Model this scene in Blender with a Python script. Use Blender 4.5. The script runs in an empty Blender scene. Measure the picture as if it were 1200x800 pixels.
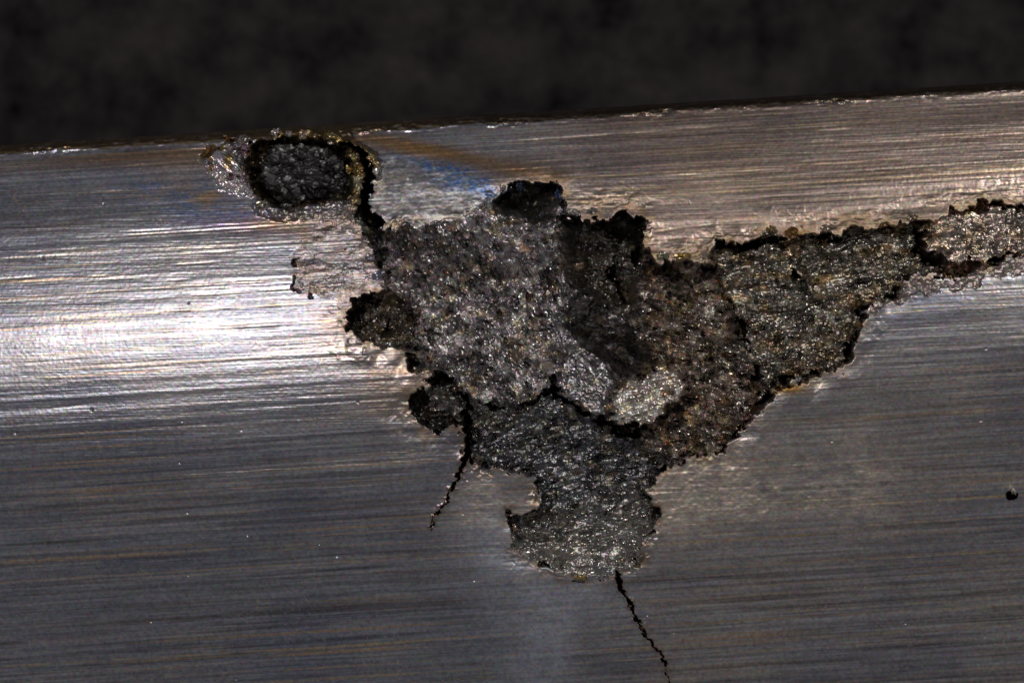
import bpy, math
import numpy as np
C = bpy.context.scene
COL = C.collection

# ------------------------------------------------------------------ camera, world, lamps, exposure
# 1 unit = 100 pixels of the micrograph; the camera looks straight down on the part lying on the bench
CAM_H = 60.0
cam = bpy.data.cameras.new('microscope_camera')
cam.sensor_width = 36.0
cam.lens = 36.0 * CAM_H / 12.0
cam.clip_start = 1.0
cam.clip_end = 400.0
cam.dof.use_dof = True
cam.dof.focus_distance = CAM_H + 0.15
cam.dof.aperture_fstop = 1.0
camo = bpy.data.objects.new('microscope_camera', cam)
camo.location = (0, 0, CAM_H)
COL.objects.link(camo)
C.camera = camo
APERTURE = 0.8                                   # diameter of the entrance pupil, in units
cam.dof.aperture_fstop = (cam.lens / 1000.0) / APERTURE

w = bpy.data.worlds.new('World')
C.world = w
w.use_nodes = True
bg = w.node_tree.nodes['Background']
bg.inputs[0].default_value = (0.92, 0.91, 0.97, 1)
bg.inputs[1].default_value = 0.12

def area(name, loc, aim, sx, sy, power, col, spin=0.0):
    l = bpy.data.lights.new(name, 'AREA')
    l.shape = 'RECTANGLE'
    l.size, l.size_y, l.energy, l.color = sx, sy, power, col
    o = bpy.data.objects.new(name, l)
    o.location = loc
    from mathutils import Vector
    d = Vector(aim) - Vector(loc)
    q = d.to_track_quat('-Z', 'Y')
    o.rotation_euler = q.to_euler()
    COL.objects.link(o)
    return o
area('key_lamp', (-4.0, 9.6, 19.0), (-2.0, 0.2, 0), 8.0, 3.4, 880, (1.0, 0.935, 0.90))
area('second_lamp', (10.5, 13.5, 16.0), (3.0, 0.8, 0), 3.0, 1.6, 680, (1.0, 0.95, 0.90))

C.view_settings.view_transform = 'Standard'
C.view_settings.look = 'None'
C.view_settings.exposure = 0.0
C.view_settings.gamma = 1.0
C.render.engine = 'CYCLES'
C.cycles.use_denoising = True
C.cycles.max_bounces = 6
C.cycles.sample_clamp_indirect = 4.0

# ------------------------------------------------------------------ numpy noise
f32 = np.float32
def lattice(seed):
    return np.random.RandomState(seed).rand(1024, 1024).astype(f32)
def vnoise(x, y, seed):
    T = lattice(seed)
    xi = np.floor(x); yi = np.floor(y)
    fx = (x - xi).astype(f32); fy = (y - yi).astype(f32)
    fx = fx * fx * fx * (fx * (fx * 6 - 15) + 10); fy = fy * fy * fy * (fy * (fy * 6 - 15) + 10)
    xi = xi.astype(np.int64) & 1023; yi = yi.astype(np.int64) & 1023
    x1 = (xi + 1) & 1023; y1 = (yi + 1) & 1023
    a = T[yi, xi]; b = T[yi, x1]; c = T[y1, xi]; d = T[y1, x1]
    return (a + (b - a) * fx + (c - a) * fy + (a - b - c + d) * fx * fy) * 2 - 1      # -1..1
def fbm(x, y, seed, octv=4, gain=0.5):
    s = 0; amp = 1; tot = 0
    for k in range(octv):
        s = s + amp * vnoise(x * 2 ** k + 17.3 * k, y * 2 ** k + 9.1 * k, seed + k)
        tot += amp; amp *= gain
    return s / tot
def cells(x, y, seed):
    """tilted crystal facets: height in cell units, a random value per cell, distance to the border"""
    A, B, Gx, Gy, Vv = [lattice(seed + i) for i in range(5)]
    xi = np.floor(x).astype(np.int64); yi = np.floor(y).astype(np.int64)
    best = np.full(x.shape, 9., f32); sec = np.full(x.shape, 9., f32)
    h = np.zeros(x.shape, f32); v = np.zeros(x.shape, f32)
    for dj in (-1, 0, 1):
        for di in (-1, 0, 1):
            ci = xi + di; cj = yi + dj
            m = cj & 1023; n = ci & 1023
            cx = ci + A[m, n]; cy = cj + B[m, n]
            dx = (x - cx).astype(f32); dy = (y - cy).astype(f32)
            d = dx * dx + dy * dy
            nb = d < best
            sec = np.where(nb, best, np.minimum(sec, d))
            best = np.where(nb, d, best)
            h = np.where(nb, dx * (Gx[m, n] * 2 - 1) + dy * (Gy[m, n] * 2 - 1), h)
            v = np.where(nb, Vv[m, n], v)
    return h, v, np.sqrt(sec) - np.sqrt(best)
def sstep(a, b, x):
    t = np.clip((x - a) / (b - a), 0, 1)
    return t * t * (3 - 2 * t)
def dpoly(X, Y, pts, closed=True):
    """signed distance to a polygon (inside positive) or plain distance to an open line"""
    n = len(pts)
    d = np.full(X.shape, 1e9, f32); ins = np.zeros(X.shape, bool)
    for i in range(n if closed else n - 1):
        x0, y0 = pts[i][:2]; x1, y1 = pts[(i + 1) % n][:2]
        ex, ey = x1 - x0, y1 - y0
        t = np.clip(((X - x0) * ex + (Y - y0) * ey) / (ex * ex + ey * ey + 1e-9), 0, 1)
        d = np.minimum(d, (X - x0 - t * ex) ** 2 + (Y - y0 - t * ey) ** 2)
        if closed and y0 != y1:
            c = (y0 > Y) != (y1 > Y)
            ins ^= c & (X < (x1 - x0) * (Y - y0) / (y1 - y0) + x0)
    d = np.sqrt(d)
    return np.where(ins, d, -d) if closed else d
def dline(X, Y, pts):
    """distance to a line minus its width, width given at each point (x, y, w); negative is inside"""
    r = np.full(X.shape, 1e9, f32)
    for i in range(len(pts) - 1):
        x0, y0, w0 = pts[i]; x1, y1, w1 = pts[i + 1]
        ex, ey = x1 - x0, y1 - y0
        t = np.clip(((X - x0) * ex + (Y - y0) * ey) / (ex * ex + ey * ey), 0, 1)
        r = np.minimum(r, np.hypot(X - x0 - t * ex, Y - y0 - t * ey) - (w0 + (w1 - w0) * t))
    return r
def gauss(X, Y, cx, cy, rx, ry, rot=0.0):
    c, s = math.cos(rot), math.sin(rot)
    a = ((X - cx) * c + (Y - cy) * s) / rx; b = (-(X - cx) * s + (Y - cy) * c) / ry
    return np.exp(-(a * a + b * b))

# ------------------------------------------------------------------ the sheet of points over the steel
ANG = math.atan(75 / 1200.0)
CA, SA = math.cos(ANG), math.sin(ANG)
OX, OY = 0.0, 2.735
STEP = 0.0104
def spread_out(a, b, step, far, g=1.22):
    mid = list(np.arange(a, b, step)); lo = []; hi = []
    s = step; p = a
    while p > -far[0]:
        s *= g; p -= s; lo.append(p)
    s = step; p = mid[-1]
    while p < far[1]:
        s *= g; p += s; hi.append(p)
    return np.array(lo[::-1] + mid + hi)
us = spread_out(-6.5, 6.5, STEP, (13, 13))
vs = spread_out(0.0, 7.15, STEP, (-0.0, 11.0))
vs = vs[vs >= -1e-9]
NU, NV = len(us), len(vs)
U, V = np.meshgrid(us, vs)
U = U.astype(f32); V = V.astype(f32)
WX = OX + U * CA + V * SA
WY = OY + U * SA - V * CA
X = WX * 100 + 600; Y = 400 - WY * 100            # micrograph pixels, used as lengths
PU, PV = U * 100, V * 100

warp1 = fbm(X / 22, Y / 22, 11, 3); warp2 = fbm(X / 22, Y / 22, 21, 3)
warp3 = fbm(X / 6.5, Y / 6.5, 31, 2); warp4 = fbm(X / 6.5, Y / 6.5, 41, 2)
_, j1, _ = cells(X / 11, Y / 9, 500); _, j2, _ = cells(X / 5, Y / 5, 510); _, j3, _ = cells(X / 12, Y / 10, 520); _, j4, _ = cells(X / 5, Y / 5, 530)
XW = X + 5.0 * warp1 + 2.0 * warp3 + 7 * (j1 - .5) + 4 * (j2 - .5)
YW = Y + 5.0 * warp2 + 2.0 * warp4 + 7 * (j3 - .5) + 4 * (j4 - .5)
XS = X + 2.0 * warp1 + 1.2 * warp3 + 4.5 * (j2 - .5) + 2 * (j1 - .5); YS = Y + 2.0 * warp2 + 1.2 * warp4 + 3.5 * (j4 - .5)

# ------------------------------------------------------------------ outlines of the damage
SPALL = [(432,258),(440,262),(452,272),(470,262),(500,262),(545,254),(572,238),(585,226),(598,213),(622,210),(652,215),(661,235),(665,252),(700,254),(717,252),(733,246),
         (758,256),(757,268),(750,288),(764,303),(785,307),(815,305),(830,306),(836,286),(842,280),(870,282),(887,279),(900,271),
         (925,279),(945,270),(960,276),(982,272),(1000,261),(1010,263),(1030,266),(1060,259),(1082,257),(1105,257),(1120,246),
         (1135,252),(1150,245),(1162,238),(1200,240),(1290,234),(1420,240),(1420,280),(1290,284),(1200,299),(1177,302),(1157,312),(1135,318),(1120,326),
         (1100,322),(1075,320),(1062,328),(1050,345),(1040,353),(1012,356),(1004,366),(1010,378),(1005,396),(998,412),(984,428),
         (960,438),(930,448),(908,452),(890,480),(880,492),(865,500),(852,520),(842,532),(812,536),(787,538),(765,558),(757,582),(769,599),(766,620),
         (755,638),(748,658),(738,668),(718,674),(694,680),(670,678),(652,670),(625,659),(604,644),(596,622),(595,605),(610,601),
         (628,598),(631,578),(626,560),(610,557),(589,552),(571,549),(550,543),(546,520),(545,498),(525,497),(512,506),(495,502),
         (484,490),(479,478),(484,462),(503,450),(505,441),(490,436),(480,428),(478,412),(464,405),(440,404),(415,395),(404,374),
         (414,346),(440,342),(450,338),(447,322),(437,308),(434,290),(424,268),(412,252),(420,240)]
A_ = [(425,245),(700,235),(665,262),(668,300),(668,345),(664,392),(656,425),(648,452),(625,466),(602,478),(575,475),(547,474),(530,452),(512,441),(497,437),(478,425),(473,390),(470,360),(450,335),(430,290)]
PL = [(396,330),(452,334),(458,350),(474,368),(478,398),(468,412),(430,412),(396,400)]
PS = [(470,455),(505,437),(530,450),(547,474),(548,512),(520,515),(470,505)]
B_ = [(590,195),(578,222),(590,246),(608,256),(640,262),(652,252),(668,240),(690,225),(790,230),(752,262),(752,300),(748,330),(742,355),(738,385),(700,345),(672,335),(666,300),(663,262)]
V_ = [(664,325),(700,340),(738,378),(752,418),(742,440),(704,412),(672,388),(662,355)]
C_ = [(650,452),(657,425),(664,388),(704,410),(744,438),(724,470),(716,492),(690,486),(668,468)]
E_ = [(722,468),(742,446),(776,436),(794,446),(792,462),(772,478),(758,494),(734,496),(716,486)]
F_ = [(835,270),(1100,250),(1092,268),(1080,280),(1084,300),(1105,326),(1105,370),(1030,460),(900,456),(892,440),(885,420),(872,398),(868,370),(850,338),(836,305)]
G_ = [(1080,262),(1104,250),(1121,243),(1165,232),(1290,228),(1420,225),(1420,262),(1290,270),(1200,294),(1176,297),(1156,306),(1136,303),(1117,312),(1105,303),(1086,301),(1080,281)]
D_ = [(742,250),(835,300),(850,338),(868,370),(872,398),(885,420),(892,440),(905,470),(860,545),(800,540),(770,530),(735,498),(760,492),(796,460),(792,440),(752,430),(752,415),(738,385),(745,330)]
H_ = [(540,470),(602,480),(628,468),(648,454),(668,470),(690,488),(716,494),(735,506),(775,532),(860,545),(800,700),(560,700),(540,560)]
CRACK1 = [(547,500,4.0),(547,530,3.6),(540,553,2.9),(531,572,1.8),(521,590,1.0),(511,604,.7),(503,622,0.3)]
CRACK2 = [(722,670,1.6),(727,680,3.4),(732,694,1.8),(740,708,2.8),(745,722,.8),(754,742,1.4),(759,750,.6),(776,770,1.5),(786,796,1.0),(800,830,1.1),(806,860,.5)]
PIT = [(283,164),(300,158),(345,156),(378,161),(398,168),(412,190),(415,214),(407,234),(385,237),(365,238),(345,247),(322,244),(305,234),(291,220),(285,196)]
CHAN = [(399,163,4),(417,174,4),(427,190,5),(430,212,5),(424,236,7),(434,252,9),(446,262,6)]
BURR = [(222,178),(246,164),(280,164),(289,185),(290,205),(296,230),(278,228),(262,224),(244,206)]
SMEAR = [(438,188),(470,180),(510,190),(548,205),(584,222),(596,214),(585,240),(548,252),(505,259),(478,260),(452,258),(438,240),(440,215)]
SCUFF = [(338,300),(352,285),(345,262),(370,246),(410,246),(432,270),(446,310),(452,336),(418,342),(400,366),(388,350),(362,352),(342,336)]
WINGR = [(1012,358),(1052,348),(1064,330),(1100,325),(1122,328),(1157,314),(1200,303),(1300,296),(1290,306),(1200,318),(1160,325),(1150,335),(1085,345),(1050,360),(1010,372)]
TINY = (1187, 580)

dS = dpoly(XW, YW, SPALL)
dA = dpoly(XW, YW, A_); dPL = dpoly(XW + 5 * warp3, YW + 6 * warp4, PL); dPS = dpoly(XW, YW, PS); dB = dpoly(XW, YW, B_); dV = dpoly(XW, YW, V_)
dC = dpoly(XW, YW, C_); dE = dpoly(XW, YW, E_); dF = dpoly(XW, YW, F_); dG = dpoly(XW, YW, G_); dD = dpoly(XW, YW, D_)
dK1 = np.minimum(dline(XS, YS, CRACK1), 99) + .8 * warp3
dK2 = np.minimum(dline(XS, YS, CRACK2), dline(XS, YS, [(745,722,1.2),(752,728,.9),(757,738,.5)])) + .8 * warp3
dP = dpoly(.5 * XS + .5 * XW, .5 * YS + .5 * YW, PIT)
dCh = dline(XW, YW, CHAN)
dBu = dpoly(XW, YW, BURR); dSm = dpoly(XW, YW, SMEAR); dSc = dpoly(XW, YW, SCUFF); dWr = dpoly(XW, YW, WINGR)
dTi = np.hypot(X - TINY[0], (Y - TINY[1]) * 1.25) + 1.5 * warp3

# region numbers
RACE, CHAM, RA, RPL, RPS, RB, RV, RC, RE, RF, RG, RD, RH, K1, K2, RP, RCH, BUR, SME, SCU, TIN, WIN = range(22)
R = np.full(X.shape, RACE, np.int32)
cham_w = 0.125 + 0.02 * vnoise(PU / 60, PU * 0, 77) + 0.008 * vnoise(PU / 5, PV / 3, 78)
R[(V < cham_w)] = CHAM
R[dWr > 0] = WIN; R[dSc > 0] = SCU; R[dSm > 0] = SME; R[dBu > 0] = BUR
ins = dS > 0
R[ins] = RH
dH = dpoly(XW, YW, H_)
stack = [(dD, RD), (dF, RF), (dG, RG), (dB, RB), (dA, RA), (dV, RV), (dC, RC), (dE, RE), (dPL, RPL), (dPS, RPS), (dH, RH)]
best = np.argmax(np.stack([q[0] for q in stack]), 0)
R = np.where(ins, np.array([q[1] for q in stack])[best], R)
for dd, rid in ((dD, RD), (dF, RF), (dG, RG), (dB, RB), (dA, RA), (dV, RV), (dC, RC), (dE, RE), (dPL, RPL), (dPS, RPS)):
    R[ins & (dd > 0)] = rid
R[(dK1 < 0)] = K1; R[(dK2 < 0)] = K2
R[dCh < 0] = RCH
R[dP > 0] = RP
R[dTi < 7.5] = TIN

# ------------------------------------------------------------------ heights
kv = np.array([-1, 0, 1.0, 1.9, 2.45, 3.1, 4.2, 7.2, 12.0])           # tilt of the ground profile down the raceway
kt = np.radians([33, 30, 23.0, 17.0, 12.5, 3.5, -6, -17, -30])
zf = np.arange(0, 11.6, .002)
tf = np.interp(zf, kv, kt)
tf = np.convolve(np.pad(tf, 150, mode='edge'), np.ones(301) / 301, 'valid')
zi = np.cumsum(np.tan(tf)) * .002
zc = np.interp(vs, zf, zi)
zc = zc - np.interp(3.6, vs, zc)
Z = np.repeat(zc[:, None], NU, 1).astype(f32)
base = Z.copy()

fade = sstep(0, 14, -dS) * sstep(0, 8, dK1) * sstep(0, 8, dK2)
# grinding marks: long ridges that run along the ring
g1 = vnoise(PU / 900 + 3, PV / 1.7, 101); g2 = vnoise(PU / 600, PV / 3.4 + 5, 102)
g3 = vnoise(PU / 420, PV / 7.5, 103); g4 = vnoise(PU / 260, PV / 1.25, 104); g5 = vnoise(PU / 700, PV / 26, 105)
gm = 0.55 + 0.45 * vnoise(PU / 170, PV / 60, 106)
grind = 0.0007 * g1 * gm + 0.0009 * g2 + 0.0014 * g3 + 0.0005 * g4 + 0.006 * g5
# single deep scratches
rs = np.random.RandomState(5)
scr = np.zeros(X.shape, f32); scr_m = np.zeros(X.shape, f32)
idx_u = us * 100
for k in range(620):
    v0 = rs.uniform(12, 720); u0 = rs.uniform(-700, 600); L = rs.choice([60, 140, 300, 650]) * rs.uniform(.6, 1.4)
    slope = rs.normal(0, .004) if rs.rand() < .93 else rs.normal(0, .05)
    dep = rs.uniform(.0012, .0050); wd = rs.uniform(.7, 1.35)
    if k % 9 == 0: wd *= 1.25
    if L > 400: dep *= .6
    if v0 > 270: dep *= .55
    a = np.searchsorted(idx_u, u0); b = np.searchsorted(idx_u, u0 + L)
    r0 = np.searchsorted(vs * 100, v0 - 6 - abs(slope) * L); r1 = np.searchsorted(vs * 100, v0 + 6 + abs(slope) * L)
    if b <= a or r1 <= r0: continue
    uu = PU[r0:r1, a:b]; vv = PV[r0:r1, a:b]
    e = np.exp(-((vv - v0 - slope * (uu - u0)) / wd) ** 2) * sstep(0, L * .3, uu - u0) * sstep(0, L * .3, u0 + L - uu)
    brk = 0.55 + 0.45 * vnoise(uu / 25, vv * 0 + k, 555)
    scr[r0:r1, a:b] -= dep * e * brk
    scr_m[r0:r1, a:b] = np.maximum(scr_m[r0:r1, a:b], e * brk * min(1, dep / .008) * (1 if k % 3 else .35))
grain = fbm(X / 2.6, Y / 2.2, 120, 2)
flat = np.isin(R, (RACE, SCU, SME, WIN))
Z += np.where(flat, (grind + scr) * (0.45 + 0.65 * fade), 0)
Z += np.where(flat, 0.0009 * grain + 0.0022 * fbm(X / 45, Y / 45, 130, 3) + 0.003 * fbm(X / 9, Y / 9, 131, 2) * sstep(30, 0, -dS), 0)
# slight sag and waves where the surface is undermined
Z += np.where(flat, 0.03 * sstep(36, 0, -dS) * fbm(X / 30, Y / 30, 135, 2) , 0)
# burnished patch with its pale glow below the lobe, scuffed patch to its right
burnish_glow = gauss(X, Y, 590, 640, 55, 45) * .8 + gauss(X, Y, 632, 745, 52, 95) * 1.0 + gauss(X, Y, 700, 705, 70, 28) * .45
burnish_glow = np.clip(1.25 * burnish_glow * (0.8 + 0.5 * fbm(X / 30, Y / 30, 140, 3)), 0, 1.2)
scuffR = gauss(X, Y, 840, 575, 95, 50, -.1) + .8 * gauss(X, Y, 1010, 570, 60, 60) * .7 + gauss(X, Y, 785, 590, 30, 40) * .5
scuffR = np.clip(1.3 * scuffR * (0.9 + .9 * fbm(X / 14, Y / 8, 141, 3)), 0, 1)
scuffL = gauss(X, Y, 575, 590, 55, 32) + .35 * gauss(X, Y, 480, 500, 50, 60)
scuffL = np.clip(scuffL * (0.9 + .7 * fbm(X / 16, Y / 7, 142, 3)), 0, 1)
nearp = gauss(X, Y, 330, 235, 120, 48)
Z += np.where(flat, 0.004 * (scuffR + .6 * scuffL) * fbm(X / 5, Y / 3.2, 143, 2), 0)
Z += 0.06 * gauss(X, Y, 640, 690, 120, 70)

# crystal facets of the fracture faces
h1, c1, e1 = cells(X / 9.5 + .7 * warp3, Y / 8.0, 200)
h2, c2, e2 = cells(X / 4.6, Y / 4.0, 210)
h3, c3, e3 = cells(X / 20 + .4 * warp1, Y / 16, 220)
ra, rb = X * .5 + Y * .87, X * .87 - Y * .5
h4, c4, e4 = cells(ra / 22 + .5 * warp1, rb / 9 + .4 * warp3, 224)
h5, c5, e5 = cells(X / 34 + .5 * warp1, Y / 24 + .5 * warp2, 228)
crev = -.085 * sstep(.20, 0, e4) * sstep(-.2, .5, warp1 + .2) - .05 * sstep(.16, 0, e1) * sstep(-.1, .5, fbm(X / 24, Y / 24, 232, 2)) - .06 * sstep(.12, 0, e3) * sstep(-.1, .5, fbm(X / 33, Y / 33, 234, 2))
def crumple(sx, sy, seed, a=X, b=Y): return np.abs(vnoise(a / sx + .5 * warp1, b / sy + .5 * warp2, seed)) - .35
frac = (.055 * h5 + .035 * h3 + .012 * h1 + .085 * crumple(24, 18, 233) + .050 * crumple(12, 10, 235) - .030 * crumple(6.5, 5.5, 236) + .017 * crumple(3.6, 3.2, 237)
        + .030 * fbm(X / 12, Y / 12, 230, 2) + .012 * (c3 - .5))

t = ((X - 520) * .55 - (Y - 440) * .83) / 100
ripple = fbm((X * .75 - Y * .66) / 9, (X * .66 + Y * .75) / 34, 240, 3)
def terrace(h, s, a=.72):
    q = h / s; fl = np.floor(q)
    return s * (fl + sstep(a, 1, q - fl)) - h * .45
te1 = terrace(.26 * fbm(ra / 62 + .5 * warp1, rb / 21 + .5 * warp2, 350, 4), .075)
te2 = terrace(.22 * fbm((X + .3 * Y) / 52, (Y - .3 * X) / 17, 354, 4), .065)
te3 = terrace(.14 * fbm((X - .2 * Y) / 60, (Y + .25 * X) / 20, 358, 4), .045)
ridge = 1 - 2 * np.abs(vnoise(ra / 34 + warp1 * .4, rb / 9.5 + .8 * warp2, 251)) ; ridge2 = 1 - 2 * np.abs(vnoise(ra / 17 + 5, rb / 5.5 + .6 * warp2, 252))
zA = -0.52 + .13 * (X - 600) / 100 + .30 * sstep(400, 478, Y) + .85 * np.clip((330 - Y + 14 * warp1) / 100, 0, .66) + 0.022 * ridge + .009 * ridge2 - .035 * sstep(.20, .85, vnoise(ra / 15, rb / 6.5 + .6 * warp1, 254)) * (.5 + .5 * sstep(460, 300, Y)) + 0.9 * te1 + 0.005 * h4 + 0.05 * fbm(ra / 48, rb / 16, 249, 3)
zPL = -0.75 + 0.15 * warp1
zPS = -0.42 + .22 * gauss(X, Y, 512, 478, 18, 14)
zB = -0.80 + 0.16 * fbm(X / 28, Y / 28, 241, 2) + .16 * gauss(X, Y, 690, 268, 30, 16) + 0.35 * sstep(725, 760, X) * sstep(260, 330, Y) - .2 * gauss(X, Y, 735, 262, 18, 14) + .25 * gauss(X, Y, 640, 262, 30, 10)
zV = -0.30 - 0.0078 * (Y - 330) - 0.0030 * (X - 680) + 0.02 * fbm(X / 14, Y / 14, 242, 2)
zC = -0.42 + 0.0030 * (Y - 400) + .03 * ripple
ledge = fbm((X + .35 * Y) / 44, (Y - .28 * X) / 8.5, 243, 3)
zE = -0.02 + 0.0016 * (Y - 470) + .0014 * (X - 755) + 0.05 * fbm(X / 30, (Y + .25 * X) / 6.5, 244, 3)
zD = -0.52 + 0.0014 * np.clip(Y - 310, 0, 200) + te2 + 0.05 * ledge * sstep(300, 430, Y) + .15 * fbm(X / 30, Y / 24, 245, 2) - .09 * sstep(.3, .65, vnoise(X / 13, Y / 8, 257)) + .16 * gauss(X, Y, 752, 380, 26, 42) - .25 * gauss(X, Y, 757, 312, 26, 14)
zF = .8 * te3 - 0.24 + 0.0004 * (Y - 300) + 0.09 * fbm(X / 40, Y / 24, 246, 3) - .04 * sstep(.4, .7, vnoise(X / 8, Y / 6, 256)) + .06 * ledge * sstep(370, 430, Y)
zG = -0.03 + 0.03 * fbm(X / 24, Y / 14, 247, 2)
zH = .9 * te3 * sstep(665, 600, Y) - 0.46 + 0.0021 * np.clip(Y - 470, 0, 190) + 0.09 * fbm(X / 34, Y / 20, 248, 3) - .05 * gauss(X, Y, 620, 610, 30, 20)
wall = {RA: 6 + 10 * gauss(X, Y, 505, 262, 60, 30) + 9 * gauss(X, Y, 500, 430, 40, 50), RPL: 3.5, RPS: 4, RB: 3, RV: 3, RC: 3, RE: 4, RF: 3.5, RG: 2.0, RD: 4, RH: 3.5 + 9 * sstep(590, 640, Y)}
amp = {RA: .27, RPL: .9, RPS: .8, RB: .75, RV: .22, RC: .30, RE: .42, RF: .36, RG: .34, RD: .62, RH: .34}
crv = {RA: .03, RPL: .1, RPS: .1, RB: .2, RV: .0, RC: .03, RE: .05, RF: .05, RG: .05, RD: .13, RH: .04}
XN = X + 5.0 * warp1 + 1.5 * warp3; YN = Y + 5.0 * warp2 + 1.5 * warp4       # without the angular chips
sd = lambda pts: dpoly(XN, YN, pts)
zones = ((RA, zA, sd(A_), 8), (RB, zB, sd(B_), 10), (RV, zV, sd(V_), 8), (RC, zC, sd(C_), 6), (RE, zE + .07, dE, 2.0), (RF, zF, sd(F_), 5), (RG, zG, dG, 2.5), (RD, zD, sd(D_), 10), (RH, zH, sd(H_), 5), (RPL, zPL, dPL, 4), (RPS, zPS, dPS, 4))
LW = {RA: .0, RB: .0, RV: .0, RC: .0, RE: 4.0, RF: 1.0, RG: 1.0, RD: -.5, RH: -1.0, RPL: 2.0, RPS: 2.0}
wsum = np.zeros(X.shape, f32); zsum = np.zeros(X.shape, f32)
W = {}
for rid, zz, dd, sw in zones:
    q = np.exp(np.clip(dd / sw, -14, 1.5) + LW[rid])
    W[rid] = q
    wsum += q; zsum += q * (zz + frac * amp[rid] + crev * crv[rid])
wn = 1 + 2.2 * np.clip(fbm(X / 26, Y / 20, 272, 2), 0, 1)
wl = np.full(X.shape, 3.5, f32)
for rid in wall: wl = np.where(R == rid, np.maximum(wall[rid], 1), wl)
wl = wl * wn
m = R >= RA
m &= R <= RH
Z[m] = (base + zsum / wsum * sstep(0, wl, dS))[m]
# ledges between the fracture faces: open seams
seam_n = fbm(X / 12, Y / 12, 273, 2) + .25; seam_m = fbm(X / 20, Y / 20, 274, 2)
def seam(pts, depth):
    d = dline(XW, YW, pts) + 2.6 * seam_n
    return depth * np.clip(.50 + .9 * seam_m, .05, 1) * sstep(2.2, -1.5, d)
cut = np.zeros(X.shape, f32)
for pts, dep in (
    ([(545,474,1.5),(575,477,1.2),(602,480,1),(626,468,1.2),(646,455,2.6),(648,440,1)], .22),
    ([(648,456,2.5),(668,472,1),(690,488,1.5),(712,494,3),(722,502,7),(738,506,7),(752,503,4),(768,494,1)], .75),
    ([(832,303,3),(848,338,2),(866,368,1.2),(870,395,.6),(884,420,1.5),(890,442,2.5)], .3),
    ([(1080,258,2),(1078,278,4),(1086,302,6),(1108,312,6),(1130,312,6),(1152,311,3),(1180,301,1.2),(1230,293,1)], .5),
    ([(1062,328,1),(1048,346,4),(1030,355,2)], .5),
    ([(1006,366,2),(1008,378,3),(1004,394,1.5),(996,412,3.5),(982,428,2.5)], .5),
    ([(960,438,3.5),(935,445,1.5),(912,452,3)], .5),
    ([(905,455,2),(892,476,5),(880,492,3),(866,500,1),(852,522,2.5),(843,532,1)], .55),
    ([(547,470,2),(547,500,4),(547,530,5)], .6),
    ([(505,440,5),(522,446,3),(534,458,4),(545,470,2)], .45),
    ([(482,412,3),(486,428,5)], .5),
    ([(752,300,7),(763,304,3)], .4),
    ([(842,284,4),(870,286,2),(890,283,5),(912,282,4),(925,284,1)], .35),
    ([(955,276,2),(968,277,4),(985,275,2)], .3),
    ([(597,603,1.0),(600,618,1)], .12),
    ([(634,660,2.2),(646,666,1)], .18),
    ([(766,598,1.2),(767,606,1)], .12), ([(748,656,1.2),(744,664,1.6)], .15),
    ([(1118,247,1.5),(1136,251,1.8),(1155,241,3),(1175,240,2),(1205,243,2.5),(1260,238,2)], .3),
    ([(742,372,1),(750,392,3),(742,400,2)], .25),
    ([(720,300,2),(722,330,3),(735,352,2)], .3),
    ([(930,316,1.0),(933,326,1.6)], .25),
    ([(560,552,1),(575,552,1.4)], .15),
):
    cut = np.maximum(cut, seam(pts, dep))
Z -= cut
# cracks
for dk, rid, dep in ((dK1, K1, .5), (dK2, K2, .3)):
    m = R == rid
    Z[m] = (base - dep * sstep(0, 2.4, -dk) * (1 + .25 * warp3) + .02 * frac)[m]
    lip = np.exp(-(np.clip(dk, 0, 99) / 3.0) ** 2) * (dk >= 0) * flat
    Z += 0.012 * lip * (1 + warp3)
# particle pit, its channel, burr and rim
m = R == RP
Z[m] = (base - .42 * sstep(0, 15, dP) + .6 * frac * sstep(0, 5, dP))[m]
m = R == RCH
Z[m] = (base - .7 * sstep(0, 6, -dCh) + .5 * frac)[m]
rim_pts = [(322,154,4),(345,152,5),(378,155,5),(402,158,4),(410,176,4),(419,196,6),(420,216,7),(414,236,4)]
dRim = dline(XS, YS, rim_pts)
rim = sstep(9, -5, dRim) * (0.13 + .10 * fbm(X / 9, Y / 9, 260, 2) + .35 * frac)
rim2 = 0.12 * sstep(5, -4, dline(XS, YS, [(400,163,3),(425,172,4),(438,190,4),(440,205,2)]))
rim3 = 0.08 * (1 + 3 * frac) * sstep(8, -4, dline(XS, YS, [(300,240,2),(318,248,4),(345,250,3),(372,242,4),(404,240,4),(420,256,2)])) * (.7 + .8 * warp3)
Z += (rim + rim2 + rim3)
fold = fbm((X + .75 * Y) / 34, (Y - .75 * X) / 13, 261, 3)
m = R == BUR
Z[m] += (0.085 * fold * sstep(0, 10, dBu) + .16 * sstep(228, 165, Y) * sstep(0, 14, dBu) + .05 * sstep(0, 8, dBu) + .13 * frac * sstep(0, 5, dBu))[m]
Z -= 0.16 * sstep(3, -2, dline(XS, YS, [(262,160,2),(280,172,4),(288,186,3)]))
Z -= 0.12 * sstep(3, -2, dline(XS, YS, [(262,206,1),(278,209,3),(292,207,3)]))
m = R == SME
Z[m] += (0.0025 * fbm(X / 5, Y / 3, 262, 3) * sstep(0, 6, dSm) + .045 * frac * sstep(0, 8, dSm))[m]
m = R == SCU
scm = sstep(0, 10, dSc) * sstep(-.45, .25, fbm(X / 22, Y / 12, 265, 2))
Z[m] += (grind * .5 + (.16 * frac + .006 * fbm(X / 9, Y / 4.5, 263, 3)) * scm - .09 * sstep(4, 0, np.abs(dSc - 2)) * sstep(.0, .4, fbm(X / 9, Y / 9, 266, 2)) * sstep(385, 345, X) * sstep(288, 305, Y))[m]
m = R == WIN
Z[m] += ((.02 + .03 * warp3 + .08 * frac) * sstep(0, 3, dWr))[m]
m = R == TIN
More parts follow.
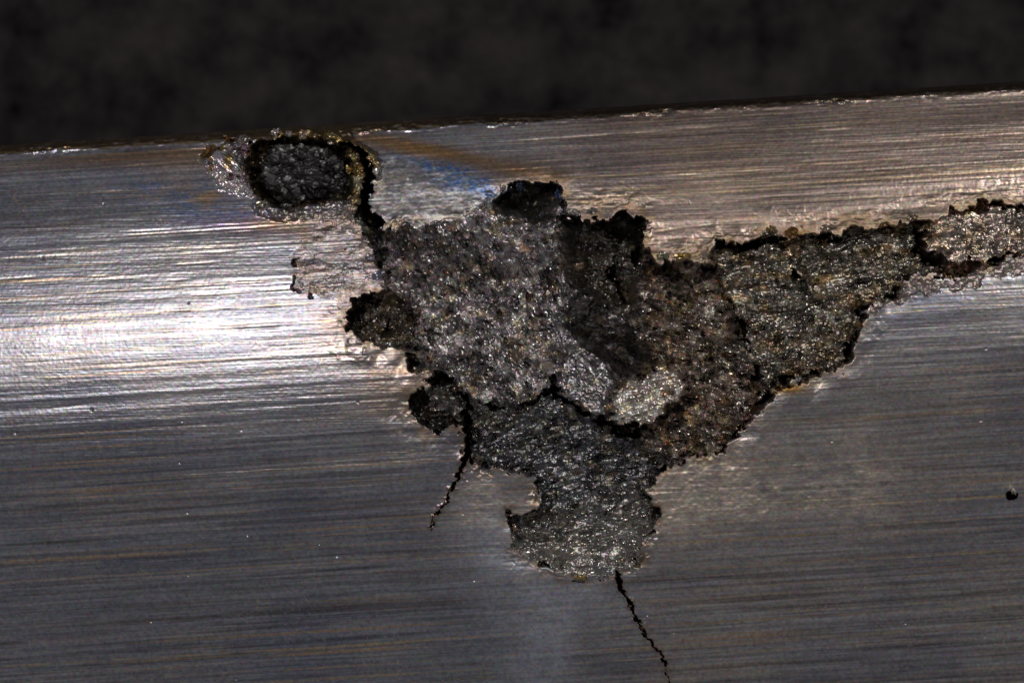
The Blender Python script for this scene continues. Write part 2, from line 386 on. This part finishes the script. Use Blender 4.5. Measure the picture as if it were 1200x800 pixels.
Z[m] -= (0.20 * sstep(7.5, 3.0, dTi) * (1 + .5 * warp3))[m]
# crumbled bits along the edges of the spall
lipz = np.exp(-((dS + 5) / 5.5) ** 2) * flat
crum = fbm(X / 7, Y / 5, 270, 3)
Z += lipz * 0.03 * crum * sstep(0, .5, fbm(X / 38, Y / 30, 275, 2))
topband = gauss(X, Y, 830, 296, 90, 14) + gauss(X, Y, 1010, 258, 70, 10) + gauss(X, Y, 700, 235, 60, 12) + .7 * gauss(X, Y, 1150, 232, 80, 10)
topband = np.clip(topband, 0, 1)
Z += np.where(flat, topband * (0.020 * fbm(X / 16, Y / 6, 271, 3) + .16 * frac), 0)
Z += np.where(flat, (scuffR + .5 * scuffL) * .055 * frac, 0)
# rolled edge of the ring
edge_drop = 0.075 * (1 - sstep(0, 1, V / np.maximum(cham_w, .02))) + 0.30 * np.exp(-(V / .035) ** 2)
edge_n = (.25 + sstep(-.2, .5, vnoise(PU / 55, PV * 0, 284))) * 0.034 * fbm(PU / 7, PV / 2.6, 280, 3) + 0.012 * vnoise(PU / 26, PV / 3, 281)
mc = V < .3
Z -= edge_drop
Z += edge_n * sstep(.22, .05, V)
Z += 0.0025 * np.exp(-((V - cham_w - .01) / .02) ** 2) * (1 + .8 * vnoise(PU / 12, PV / 50, 283))
# long clear grinding lines, stained golden
gl = np.zeros(X.shape, f32)
for k in range(46):
    v0 = rs.uniform(60, 705); u0 = rs.uniform(-800, 250); L = rs.uniform(350, 1100); wd = rs.uniform(.55, 1.1)
    a = np.searchsorted(idx_u, u0); b = np.searchsorted(idx_u, u0 + L)
    r0 = np.searchsorted(vs * 100, v0 - 7); r1 = np.searchsorted(vs * 100, v0 + 7)
    uu = PU[r0:r1, a:b]; vv = PV[r0:r1, a:b]
    e = np.exp(-((vv - v0 - 1.6 * vnoise(uu / 330, 0 * vv + k, 556)) / wd) ** 2) * sstep(0, 60, uu - u0) * sstep(0, 120, u0 + L - uu)
    e = e * (.55 + .45 * vnoise(uu / 14, 0 * vv + k, 557)) * rs.uniform(.5, 1)
    gl[r0:r1, a:b] = np.maximum(gl[r0:r1, a:b], e)
gl *= sstep(4, 22, -dS)
Z += np.where(flat, -.0022 * gl, 0)
# pitting
for k in range(60):
    px, py = rs.uniform(0, 1200), rs.uniform(150, 800); r = rs.uniform(.6, 1.3)
    i0 = np.searchsorted(vs * 100, ((OY - (400 - py) / 100) * CA + (px - 600) / 100 * SA) * 100)
    j0 = np.searchsorted(idx_u, ((px - 600) / 100 * CA + ((400 - py) / 100 - OY) * SA) * 100)
    s_ = (slice(max(0, i0 - 5), i0 + 6), slice(max(0, j0 - 5), j0 + 6))
    if X[s_].size == 0: continue
    Z[s_] -= np.where(flat[s_], 0.02 * np.exp(-((X[s_] - X[i0, j0]) ** 2 + (Y[s_] - Y[i0, j0]) ** 2) / (r * r)), 0)

# ------------------------------------------------------------------ colour of the metal (tarnish, heat tint, rust, clean metal), some glow and shade painted in
def col(*c): return np.array(c, f32)
def mix(a, b, t): return a + (b - a) * t[..., None]
T = np.zeros(X.shape + (3,), f32)
steel = col(.43, .43, .47)
T[:] = steel
T = mix(T, col(.55, .52, .51), .85 * sstep(560, 800, X) * sstep(330, 480, Y))
brown = sstep(520, 760, X) * sstep(70, 10, Y - (300 - (X - 600) * .09))
T = mix(T, col(.44, .335, .28), .85 * brown)
# oxide film: dark bluish patches
ox = sstep(-.15, .55, fbm(X / 120, Y / 60, 300, 4))
T = mix(T, T * col(.80, .82, .90), ox)
T = mix(T, T * col(.72, .60, .52), sstep(.05, .6, fbm(PU / 140, PV / 5, 301, 3)) * .45)
T = mix(T, col(.80, .63, .42), np.clip(scr_m * 1.3, 0, 1) * .9)
fine = .55 * vnoise(PU / 110, PV / 1.5, 304) + .45 * vnoise(PU / 230, PV / 3.0, 305) + .35 * vnoise(PU / 30, PV / 1.3, 306)
T *= (1 + .55 * fine * (.6 + .4 * gm))[..., None]
tan = sstep(.45, .9, vnoise(PU / 240, PV / 2.1, 309)) * sstep(-.3, .4, fbm(PU / 200, PV / 90, 311, 2))
T = mix(T, col(.74, .51, .31), tan * .8)
dots = sstep(.72, .9, vnoise(X / 2.4, Y / 2.2, 312)) * sstep(-.25, .5, fbm(X / 60, Y / 40, 313, 3))
T = mix(T, col(.80, .68, .50), dots * .7)
lite = sstep(.55, .95, vnoise(PU / 190, PV / 1.4, 307)) * (.5 + .5 * vnoise(PU / 40, PV / 20, 308))
T = mix(T, col(.80, .70, .58), lite * .8)
# heat tint near the particle
ht = fbm(X / 34, Y / 12, 302, 3)
T = mix(T, col(.86, .64, .38), np.clip(gl * 1.3, 0, 1) * .85)
blue = np.clip(gauss(X, Y, 545, 208, 55, 15, .38) * 1.2 + gauss(X, Y, 500, 186, 40, 8, .3) * .8 + gauss(X, Y, 255, 245, 95, 16, .15) * .6 * (ht > -.2) + gauss(X, Y, 210, 215, 80, 10) * .4, 0, 1) * (.6 + .7 * ht)
T = mix(T, col(.10, .24, .58), np.clip(blue * 1.6, 0, 1) * np.clip(.55 + .7 * vnoise(X / 3.6, Y / 2.6, 341) + .3 * fine, 0, 1))
straw = np.clip(gauss(X, Y, 500, 172, 95, 9, .2) + gauss(X, Y, 620, 200, 60, 12, .1) * .7 + gauss(X, Y, 160, 182, 170, 8, -.06) * .8 + gauss(X, Y, 396, 385, 30, 36) * .4 * (1 + ht) + gauss(X, Y, 460, 450, 60, 40) * .4 * (1 + ht), 0, 1)
T = mix(T, col(.38, .21, .09), straw * .9)
violet = np.clip(gauss(X, Y, 300, 262, 80, 12) * .7 * (1 + 2 * ht) + gauss(X, Y, 440, 320, 14, 22) * .8, 0, 1)
T = mix(T, col(.26, .20, .42), violet * .6)
gold = np.clip(gauss(X, Y, 250, 230, 70, 14, .3) * .7 * (.5 - ht) * 1.4 + gauss(X, Y, 330, 262, 60, 14) * .6 + gauss(X, Y, 475, 170, 70, 9, .2) * .8 + gauss(X, Y, 230, 190, 50, 14) * .35, 0, 1)
T = mix(T, col(.50, .30, .12), gold * .8)
T = mix(T, col(.55, .40, .22), topband * .55 * (.6 + .6 * warp1))
# scuffs: clean, warm metal
T = mix(T, col(.88, .75, .62) + 0 * T, np.clip(scuffR * .95 + scuffL * .75, 0, 1) * (.6 + .5 * c2))
T = mix(T, col(.80, .83, .92), np.clip(burnish_glow, 0, 1) * .55)  # pale glow over the burnished patch, painted into the colour
rust = np.clip(np.exp(-(np.clip(-dS - 2, 0, 99) / 9) ** 2) * (.55 + .95 * fbm(X / 13, Y / 9, 303, 3)), 0, 1) * (dS < 0)
T = mix(T, col(.46, .30, .14), rust * .62)
rustk = np.exp(-(np.clip(np.minimum(dK1, dK2), 0, 99) / 3.4) ** 2) * (.5 + .5 * warp3)
T = mix(T, col(.30, .15, .07), np.clip(rustk, 0, 1) * .8)
T = mix(T, col(.42, .24, .07), gauss(X, Y, 925, 456, 24, 6) + gauss(X, Y, 940, 275, 14, 5) * .8)
rough = np.full(X.shape, .285, f32)
rough += .035 * sstep(560, 800, X)
oxp = sstep(-.05, .35, fbm(ra / 60, rb / 26, 342, 4))                       # oxide blooms across the torn face
T = np.where((R == RA)[..., None], T * (1 - .5 * oxp)[..., None], T)
rough = np.where(R == RA, rough - .05, rough)
flk = sstep(.05, .4, fbm(X / 16, Y / 7, 343, 3))
T = np.where((R == SCU)[..., None], mix(T, col(.34, .22, .15) + 0 * T, flk * .65), T)
rough += .05 * fbm(X / 60, Y / 30, 310, 3) + .16 * np.clip(burnish_glow, 0, 1) + .14 * scuffR + .12 * scuffL + .12 * topband + .14 * rust
# patches
sp = np.clip(.5 + .75 * (c2 - .5) + .75 * (c1 - .5), 0, 1)
fr_dark = col(.17, .165, .168); fr_light = col(.52, .50, .49)
FT = fr_dark + (fr_light - fr_dark) * (sp ** 1.4)[..., None]
FT *= (1 + .42 * fbm(X / 22, Y / 16, 331, 3))[..., None]
yel = (c1 * 7 % 1 > .80) * .5
FT = mix(FT, FT * col(1.10, .95, .62), yel.astype(f32))
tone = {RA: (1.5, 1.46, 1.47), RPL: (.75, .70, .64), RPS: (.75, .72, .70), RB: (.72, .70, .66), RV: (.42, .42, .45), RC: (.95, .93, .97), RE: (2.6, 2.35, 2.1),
        RF: (1.05, 1.0, .88), RG: (1.4, 1.2, 1.02), RD: (1.45, 1.33, 1.2), RH: (.68, .70, .73), RP: (.62, .52, .40), RCH: (.4, .34, .26)}  # tone per face; shade of the averted slope and deep hollows is painted in
tsum = np.zeros(X.shape + (3,), f32)
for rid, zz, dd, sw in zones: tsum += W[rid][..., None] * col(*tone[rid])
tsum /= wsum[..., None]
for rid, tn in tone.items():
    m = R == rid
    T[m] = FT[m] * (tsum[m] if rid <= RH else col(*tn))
    rough[m] = .20 + .18 * c1[m]
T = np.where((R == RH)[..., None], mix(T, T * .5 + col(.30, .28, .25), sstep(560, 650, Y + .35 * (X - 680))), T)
T = np.where((R == RF)[..., None], mix(T, T * col(1.12, .98, .80), sstep(.1, .5, fbm(X / 30, Y / 14, 320, 2))), T)
m = R == K1; T[m] = col(.10, .06, .04)
m = R == K2; T[m] = col(.12, .075, .045)
T = np.where(((R == K2) | (R == K1))[..., None] & (fbm(X / 4, Y / 4, 321, 2) > .10)[..., None], col(.30, .20, .12), T)
m = R == BUR; T[m] = mix(np.broadcast_to(col(.80, .74, .75), T.shape), col(.45, .33, .13) + 0 * T, sstep(.0, .5, fbm(X / 12, Y / 12, 322, 2)) * sstep(215, 180, Y))[m]
rough[m] = .26
m = R == SME; T[m] = (mix(T * .35 + FT * .65 * 1.25, col(.12, .24, .50) + 0 * T, np.clip(blue * 1.5, 0, 1) * np.clip(.6 + .6 * vnoise(X / 3.6, Y / 2.6, 341), 0, 1)))[m]; rough[m] = .42
m = R == SCU; T[m] = mix(T, col(.54, .44, .38) + 0 * T, .25 + .25 * sp)[m] * (.75 + .25 * sp[m])[:, None]; rough[m] = .37
m = R == WIN; T[m] = mix(T, col(.62, .52, .46) + 0 * T, .7 + 0 * sp)[m]; rough[m] = .4
m = R == TIN; T[m] = col(.06, .05, .06)
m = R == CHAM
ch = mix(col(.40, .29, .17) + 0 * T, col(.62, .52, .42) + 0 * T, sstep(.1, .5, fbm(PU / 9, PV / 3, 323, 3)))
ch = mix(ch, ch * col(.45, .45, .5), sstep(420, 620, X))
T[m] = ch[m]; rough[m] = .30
rimc = np.clip(sstep(6, -2, dRim) + sstep(4, -2, dline(XS, YS, [(400,163,3),(425,172,4),(438,190,4),(440,205,2)])), 0, 1) * (R != RCH)
T = mix(T, col(.55, .42, .20) * (.6 + .8 * sp[..., None]), rimc * .9)
T = mix(T, col(.66, .60, .56) + 0 * T, np.clip(rim3 / .08, 0, 1) * .6)
dirt = np.clip(sstep(.2, .8, fbm(X / 3.2, Y / 2.6, 330, 2)), 0, 1)
T = mix(T, T * .6, dirt * .5)
spk = lattice(900)
jit = np.stack([vnoise(X / 1.7, Y / 1.6, 901 + i) for i in range(3)], -1)
T *= 1 + .20 * jit + .16 * vnoise(X / 3.5, Y / 2.5, 905)[..., None]
T = np.clip(T, .01, .92)
rough = np.clip(rough, .16, .7)

# ------------------------------------------------------------------ materials
def nodes(name):
    m = bpy.data.materials.new(name); m.use_nodes = True
    return m, m.node_tree.nodes, m.node_tree.links, m.node_tree.nodes['Principled BSDF']
def metal(name, kind):
    """bare or tarnished steel; colour and gloss come from the procedurally computed tarnish attributes"""
    m, N, L, P = nodes(name)
    a = N.new('ShaderNodeAttribute'); a.attribute_name = 'tarnish'
    r = N.new('ShaderNodeAttribute'); r.attribute_name = 'gloss'
    tc = N.new('ShaderNodeTexCoord'); mp = N.new('ShaderNodeMapping'); L.new(tc.outputs['Object'], mp.inputs[0])
    n = N.new('ShaderNodeTexNoise'); L.new(mp.outputs[0], n.inputs[0])
    b = N.new('ShaderNodeBump')
    if kind == 'ground':
        mp.inputs['Rotation'].default_value = (0, 0, -ANG)
        mp.inputs['Scale'].default_value = (1.2, 60, 1)
        n.inputs['Scale'].default_value = 1.0; n.inputs['Detail'].default_value = 3.0
        b.inputs['Strength'].default_value = .35; b.inputs['Distance'].default_value = .006
        P.inputs['Metallic'].default_value = .96
    else:
        mp.inputs['Scale'].default_value = (34, 40, 34)
        n.inputs['Scale'].default_value = 1.0; n.inputs['Detail'].default_value = 1.0
        b.inputs['Strength'].default_value = .4; b.inputs['Distance'].default_value = .004
        P.inputs['Metallic'].default_value = .95
    L.new(n.outputs[0], b.inputs['Height']); L.new(b.outputs[0], P.inputs['Normal'])
    L.new(a.outputs['Color'], P.inputs['Base Color'])
    mr = N.new('ShaderNodeMapRange'); mr.inputs[3].default_value = -.05; mr.inputs[4].default_value = .05
    ad = N.new('ShaderNodeMath'); ad.operation = 'ADD'
    L.new(n.outputs[0], mr.inputs[0]); L.new(r.outputs['Fac'], ad.inputs[0]); L.new(mr.outputs[0], ad.inputs[1])
    L.new(ad.outputs[0], P.inputs['Roughness'])
    return m
M_GROUND = metal('ground_steel', 'ground')
M_FRAC = metal('fractured_steel', 'fracture')

# ------------------------------------------------------------------ build the ring segment
ring = bpy.data.objects.new('bearing_ring_segment', None)
ring.location = (0, 0, -8.0)
ring['label'] = 'scratched steel bearing ring with a large jagged spalled crater across its ground raceway'
ring['category'] = 'bearing ring'
COL.objects.link(ring)
P3 = np.stack([WX, WY, Z + 8.0], -1).reshape(-1, 3)
TT = T.reshape(-1, 3); RR = rough.reshape(-1)
i0 = (np.arange(NV - 1)[:, None] * NU + np.arange(NU - 1)[None, :])
quads = np.stack([i0, i0 + NU, i0 + NU + 1, i0 + 1], -1).reshape(-1, 4)
fid = R[:-1, :-1].reshape(-1).copy()

def mesh_from(name, verts, faces, mat, parent=None, cols=None, rgh=None, smooth=False, label=None):
    me = bpy.data.meshes.new(name)
    nv, nf = len(verts), len(faces); k = faces.shape[1]
    me.vertices.add(nv); me.vertices.foreach_set('co', np.ascontiguousarray(verts, f32).ravel())
    me.loops.add(nf * k); me.loops.foreach_set('vertex_index', np.ascontiguousarray(faces, np.int32).ravel())
    me.polygons.add(nf); me.polygons.foreach_set('loop_start', np.arange(nf, dtype=np.int32) * k)
    me.polygons.foreach_set('use_smooth', np.full(nf, smooth))
    me.update(calc_edges=True)
    if cols is not None:
        a = me.attributes.new('tarnish', 'FLOAT_COLOR', 'POINT')
        a.data.foreach_set('color', np.concatenate([cols, np.ones((nv, 1))], 1).astype(f32).ravel())
        g = me.attributes.new('gloss', 'FLOAT', 'POINT'); g.data.foreach_set('value', rgh.astype(f32))
    me.materials.append(mat)
    o = bpy.data.objects.new(name, me); COL.objects.link(o)
    if parent is not None: o.parent = parent
    if label: o['label'] = label
    return o
def region(rid, name, mat, smooth, label=None):
    f = quads[fid == rid]
    if len(f) == 0: return
    ids, inv = np.unique(f, return_inverse=True)
    return mesh_from(name, P3[ids], inv.reshape(-1, 4), mat, ring, TT[ids], RR[ids], smooth, label)
region(RACE, 'raceway_surface', M_GROUND, True, 'ground steel raceway with fine parallel grinding scratches')
region(CHAM, 'chamfer', M_FRAC, True, 'narrow worn edge with glinting nicks')
region(RA, 'spall_floor', M_FRAC, False, 'bright glittering granular slope')
region(RB, 'spall_floor', M_FRAC, False, 'dark deep granular hollow at the centre')
region(RD, 'spall_floor', M_FRAC, False, 'rough brownish layered fracture')
region(RH, 'spall_floor', M_FRAC, False, 'dull blue grey lower lobe')
region(RV, 'fracture_slope', M_FRAC, False, 'smooth dark slope in the middle of the spall')
region(RC, 'fracture_slope', M_FRAC, False, 'fine grey slope below the dark hollow')
region(RF, 'fracture_plate', M_FRAC, False, 'flat granular grey plate at the right of the spall')
region(RE, 'flake', M_FRAC, False, 'bright crumpled flake standing over a dark gap')
region(RG, 'flake', M_FRAC, False, 'tan flake cracked loose at the right edge')
region(WIN, 'flake', M_FRAC, False, 'thin pale flake beside the bright grinding lines')
region(RPL, 'pit', M_FRAC, False, 'black deep pit on the left rim of the spall')
region(RPS, 'pit', M_FRAC, False, 'small round pit below the left rim')
region(TIN, 'pit', M_FRAC, False, 'tiny lone pit in the raceway')
region(RP, 'particle_pit', M_FRAC, False)
region(RCH, 'channel', M_FRAC, False, 'dark channel from the particle pit into the spall')
region(BUR, 'burr', M_FRAC, False, 'shiny folded burr left of the particle')
region(SME, 'smeared_patch', M_FRAC, True, 'grey smeared metal with blue heat tint')
region(SCU, 'scuffed_patch', M_FRAC, False, 'pinkish scuffed patch beside the spall')
region(K1, 'crack', M_FRAC, False, 'short branching crack running down from the left of the spall')
region(K2, 'crack', M_FRAC, False, 'crack with rusty flecks running down from the lower lobe')
# side walls and underside, so that the piece is a solid block
body_m, N, L, P = nodes('dark_side_steel')
n = N.new('ShaderNodeTexNoise'); n.inputs['Scale'].default_value = 3; n.inputs['Detail'].default_value = 5
cr = N.new('ShaderNodeValToRGB'); cr.color_ramp.elements[0].color = (.03, .03, .032, 1); cr.color_ramp.elements[1].color = (.12, .11, .10, 1)
L.new(n.outputs[0], cr.inputs[0]); L.new(cr.outputs[0], P.inputs['Base Color'])
P.inputs['Metallic'].default_value = .8; P.inputs['Roughness'].default_value = .5
grid_i = np.arange(NU * NV).reshape(NV, NU)
loop = np.concatenate([grid_i[0, ::-1], grid_i[1:, 0], grid_i[-1, 1:], grid_i[-2:0:-1, -1]])
top = P3[loop]; bot = top.copy(); bot[:, 2] = 0.0
nl = len(loop); a = np.arange(nl); b = (a + 1) % nl
mesh_from('side_wall', np.concatenate([top, bot]), np.stack([a, b, b + nl, a + nl], 1), body_m, ring)

# ------------------------------------------------------------------ lumps: chips, grains, the particle
def ico(sub):
    import bmesh
    bm = bmesh.new(); bmesh.ops.create_icosphere(bm, subdivisions=sub, radius=1.0)
    bm.verts.ensure_lookup_table()
    v = np.array([x.co[:] for x in bm.verts], f32); f = np.array([[q.index for q in x.verts] for x in bm.faces], np.int32)
    bm.free(); return v, f
def height_at(px, py):
    x = (px - 600) / 100 - OX; y = (400 - py) / 100 - OY
    uu = x * CA + y * SA; vv = x * SA - y * CA
    return float(Z[np.clip(np.searchsorted(vs, vv), 0, NV - 1), np.clip(np.searchsorted(us, uu), 0, NU - 1)])
IV3, IF3 = ico(3)
def chip(px, py, rx, ry, rz, rot, colr, seed, name='metal_chip', parent=ring, up=.3, rg=.28):
    v = IV3.copy()
    q = v * 2.2 + seed * 3.7
    k = 1 + .22 * fbm(q[:, 0] + q[:, 2] * .7, q[:, 1] - q[:, 2] * .6, 600 + seed, 3)
    hh, cc, _ = cells(v[:, 0] * 1.7 + v[:, 2] + seed + 20, v[:, 1] * 1.7 + 20 - v[:, 2], 640 + seed)
    k = k + .62 * hh
    v = v * k[:, None] * np.array([rx, ry, rz]) / 100
    c, s = math.cos(rot), math.sin(rot)
    v = np.stack([v[:, 0] * c - v[:, 1] * s, v[:, 0] * s + v[:, 1] * c, v[:, 2]], 1)
    z = height_at(px, py) + rz / 100 * up
    x, y = (px - 600) / 100, (400 - py) / 100
    cl = np.clip(np.array(colr)[None] * (.55 + .9 * cc[:, None]), .01, .9)
    if parent is ring:
        v += np.array([x, y, z + 8.0]); o = mesh_from(name, v, IF3, M_FRAC, ring, cl, np.full(len(v), rg), False)
    else:
        o = mesh_from(name, v, IF3, M_FRAC, None, cl, np.full(len(v), rg), False); o.location = (x, y, z)
    return o
GOLD, PALE, BLU, BRN = (.62, .47, .22), (.75, .68, .62), (.45, .55, .80), (.40, .26, .14)
for k, (px, py, rx, ry, rz, rot, cl) in enumerate([
    (801, 300, 11, 5, 6, .1, GOLD), (778, 300, 8, 6, 6, .4, (.45,.47,.36)), (826, 298, 5, 7, 6, 0, PALE), (764, 318, 6, 9, 7, -.5, BRN),
    (611, 214, 8, 7, 6, .7, BLU), (655, 226, 5, 7, 5, .2, (.12,.17,.34)), (589, 219, 4, 6, 5, .2, PALE), (672, 247, 9, 5, 5, -.1, PALE), (694, 246, 8, 4, 5, .3, (.5,.5,.48)),
    (930, 271, 9, 7, 6, 0, (.36,.22,.09)), (906, 268, 8, 5, 5, 0, (.42,.33,.20)), (973, 266, 11, 5, 5, .05, (.50,.42,.33)), (1038, 262, 8, 5, 5, .2, BRN), (1072, 254, 8, 5, 5, .3, (.5,.42,.34)),
    (868, 366, 6, 6, 5, .3, (.5,.43,.36)), (903, 444, 6, 9, 7, -.4, (.42,.40,.34)), (934, 447, 7, 5, 5, .5, (.4,.42,.45)),
    (614, 650, 9, 6, 5, -.2, PALE), (655, 671, 8, 4, 4, -.2, PALE), (680, 677, 9, 4, 4, 0, GOLD), (603, 620, 4, 6, 4, .1, (.5,.4,.32)),
    (606, 552, 6, 4, 4, 0, PALE), (628, 578, 4, 6, 4, 0, PALE), (442, 322, 8, 6, 5, .5, (.48,.48,.58)), (433, 302, 8, 6, 6, -.4, (.55,.5,.55)), (450, 312, 5, 6, 6, .3, PALE),
    (455, 404, 6, 5, 5, 0, (.55,.56,.55)), (745, 378, 7, 7, 7, 0, (.55,.5,.42)), (752, 394, 7, 6, 6, .3, (.58,.52,.45)), (738, 362, 6, 6, 6, .4, (.4,.37,.33)),
    (319, 152, 8, 6, 6, .1, PALE), (335, 154, 6, 5, 5, .2, PALE), (352, 155, 8, 6, 6, .4, (.58,.46,.36)), (386, 157, 9, 6, 6, 0, (.46,.37,.20)), (405, 166, 9, 7, 6, .2, (.40,.38,.28)),
    (420, 180, 8, 6, 6, .3, GOLD), (418, 214, 6, 13, 7, .1, (.62,.56,.40)), (407, 197, 5, 9, 6, .5, GOLD), (332, 240, 8, 5, 5, 0, (.5,.5,.46)), (302, 238, 8, 5, 5, .3, (.55,.53,.42)), (440, 200, 6, 7, 4, .3, (.62,.6,.56)),
    (280, 160, 9, 7, 6, .6, (.42,.38,.36)), (396, 228, 8, 5, 5, .4, (.5,.47,.36)), (712, 478, 6, 5, 5, 0, (.5,.38,.25))]):
    chip(px, py, rx * .8, ry * .8, rz, rot, cl, k)

# contamination particle: a coarse black grain sitting in its pit
pv, pf = ico(7)
qq = pv * 3.1 + 40
kk = 1 + .24 * fbm(qq[:, 0] + .8 * qq[:, 2], qq[:, 1] - .7 * qq[:, 2], 700, 3)
az = np.arccos(np.clip(pv[:, 2], -1, 1)) / np.maximum(np.hypot(pv[:, 0], pv[:, 1]), 1e-4)
ax_, ay_ = pv[:, 0] * az, pv[:, 1] * az
ha, ca, ea = cells(ax_ * 3.4 + 60, ay_ * 2.6 + 60, 710)
hb, cb, eb = cells(ax_ * 9 + 90, ay_ * 7 + 90, 720)
ha = ha - .3 * sstep(.25, 0, ea) + .9 * (np.abs(vnoise(ax_ * 4 + 30, ay_ * 3.2 + 30, 731)) - .3)
kk = kk + .09 * ha + .018 * hb + .035 * np.abs(vnoise(ax_ * 9 + 30, ay_ * 7 + 30, 732))
pv = pv * kk[:, None] * np.array([.51, .36, .36])
c, s = math.cos(-.18), math.sin(-.18)
pv = np.stack([pv[:, 0] * c - pv[:, 1] * s, pv[:, 0] * s + pv[:, 1] * c, pv[:, 2]], 1)
pc = np.clip(np.array([.085, .08, .085])[None] * (.35 + 1.0 * ca[:, None]) + np.where(cb > .86, .34, .0)[:, None] * np.array([1, .97, .95]) + .02 * cb[:, None], .01, .8)
part = mesh_from('contamination_particle', pv, pf, M_FRAC, None, pc, .34 + .2 * cb, False)
px, py = 353, 202
part.location = ((px - 600) / 100, (400 - py) / 100, height_at(px, py) + .27)
part['label'] = 'coarse black oval grain lodged in the pit at the upper edge of the steel'
part['category'] = 'particle'
g = chip(1188, 575, 4.2, 2.8, 5, -.9, (.80, .77, .62), 77, 'metal_grain', None, 2.2)
g['label'] = 'tiny pale yellow metal grain sitting in the small lone pit at the right'
g['category'] = 'grain'

# ------------------------------------------------------------------ bench below, far out of focus
bm_, N, L, P = nodes('dark_bench_mat')
tc = N.new('ShaderNodeTexCoord')
n = N.new('ShaderNodeTexNoise'); n.inputs['Scale'].default_value = 1.1; n.inputs['Detail'].default_value = 4; n.inputs['Roughness'].default_value = .7
L.new(tc.outputs['Object'], n.inputs[0])
cr = N.new('ShaderNodeValToRGB'); cr.color_ramp.elements[0].position = .3; cr.color_ramp.elements[1].position = .75
cr.color_ramp.elements[0].color = (.008, .0075, .0085, 1); cr.color_ramp.elements[1].color = (.085, .073, .076, 1)
L.new(n.outputs[0], cr.inputs[0]); L.new(cr.outputs[0], P.inputs['Base Color']); P.inputs['Roughness'].default_value = .9
P.inputs['Specular IOR Level'].default_value = .1
gx = np.linspace(-60, 60, 161); GX, GY = np.meshgrid(gx, gx)
GZ = -8.0 - .0 * GX
keep = 161
ii = (np.arange(keep - 1)[:, None] * keep + np.arange(keep - 1)[None, :])
tb = mesh_from('bench_surface', np.stack([GX, GY, GZ - .0], -1).reshape(-1, 3), np.stack([ii, ii + 1, ii + keep + 1, ii + keep], -1).reshape(-1, 4), bm_)
tb['kind'] = 'structure'
tb['label'] = 'dark mottled bench surface lying far below in soft blur'
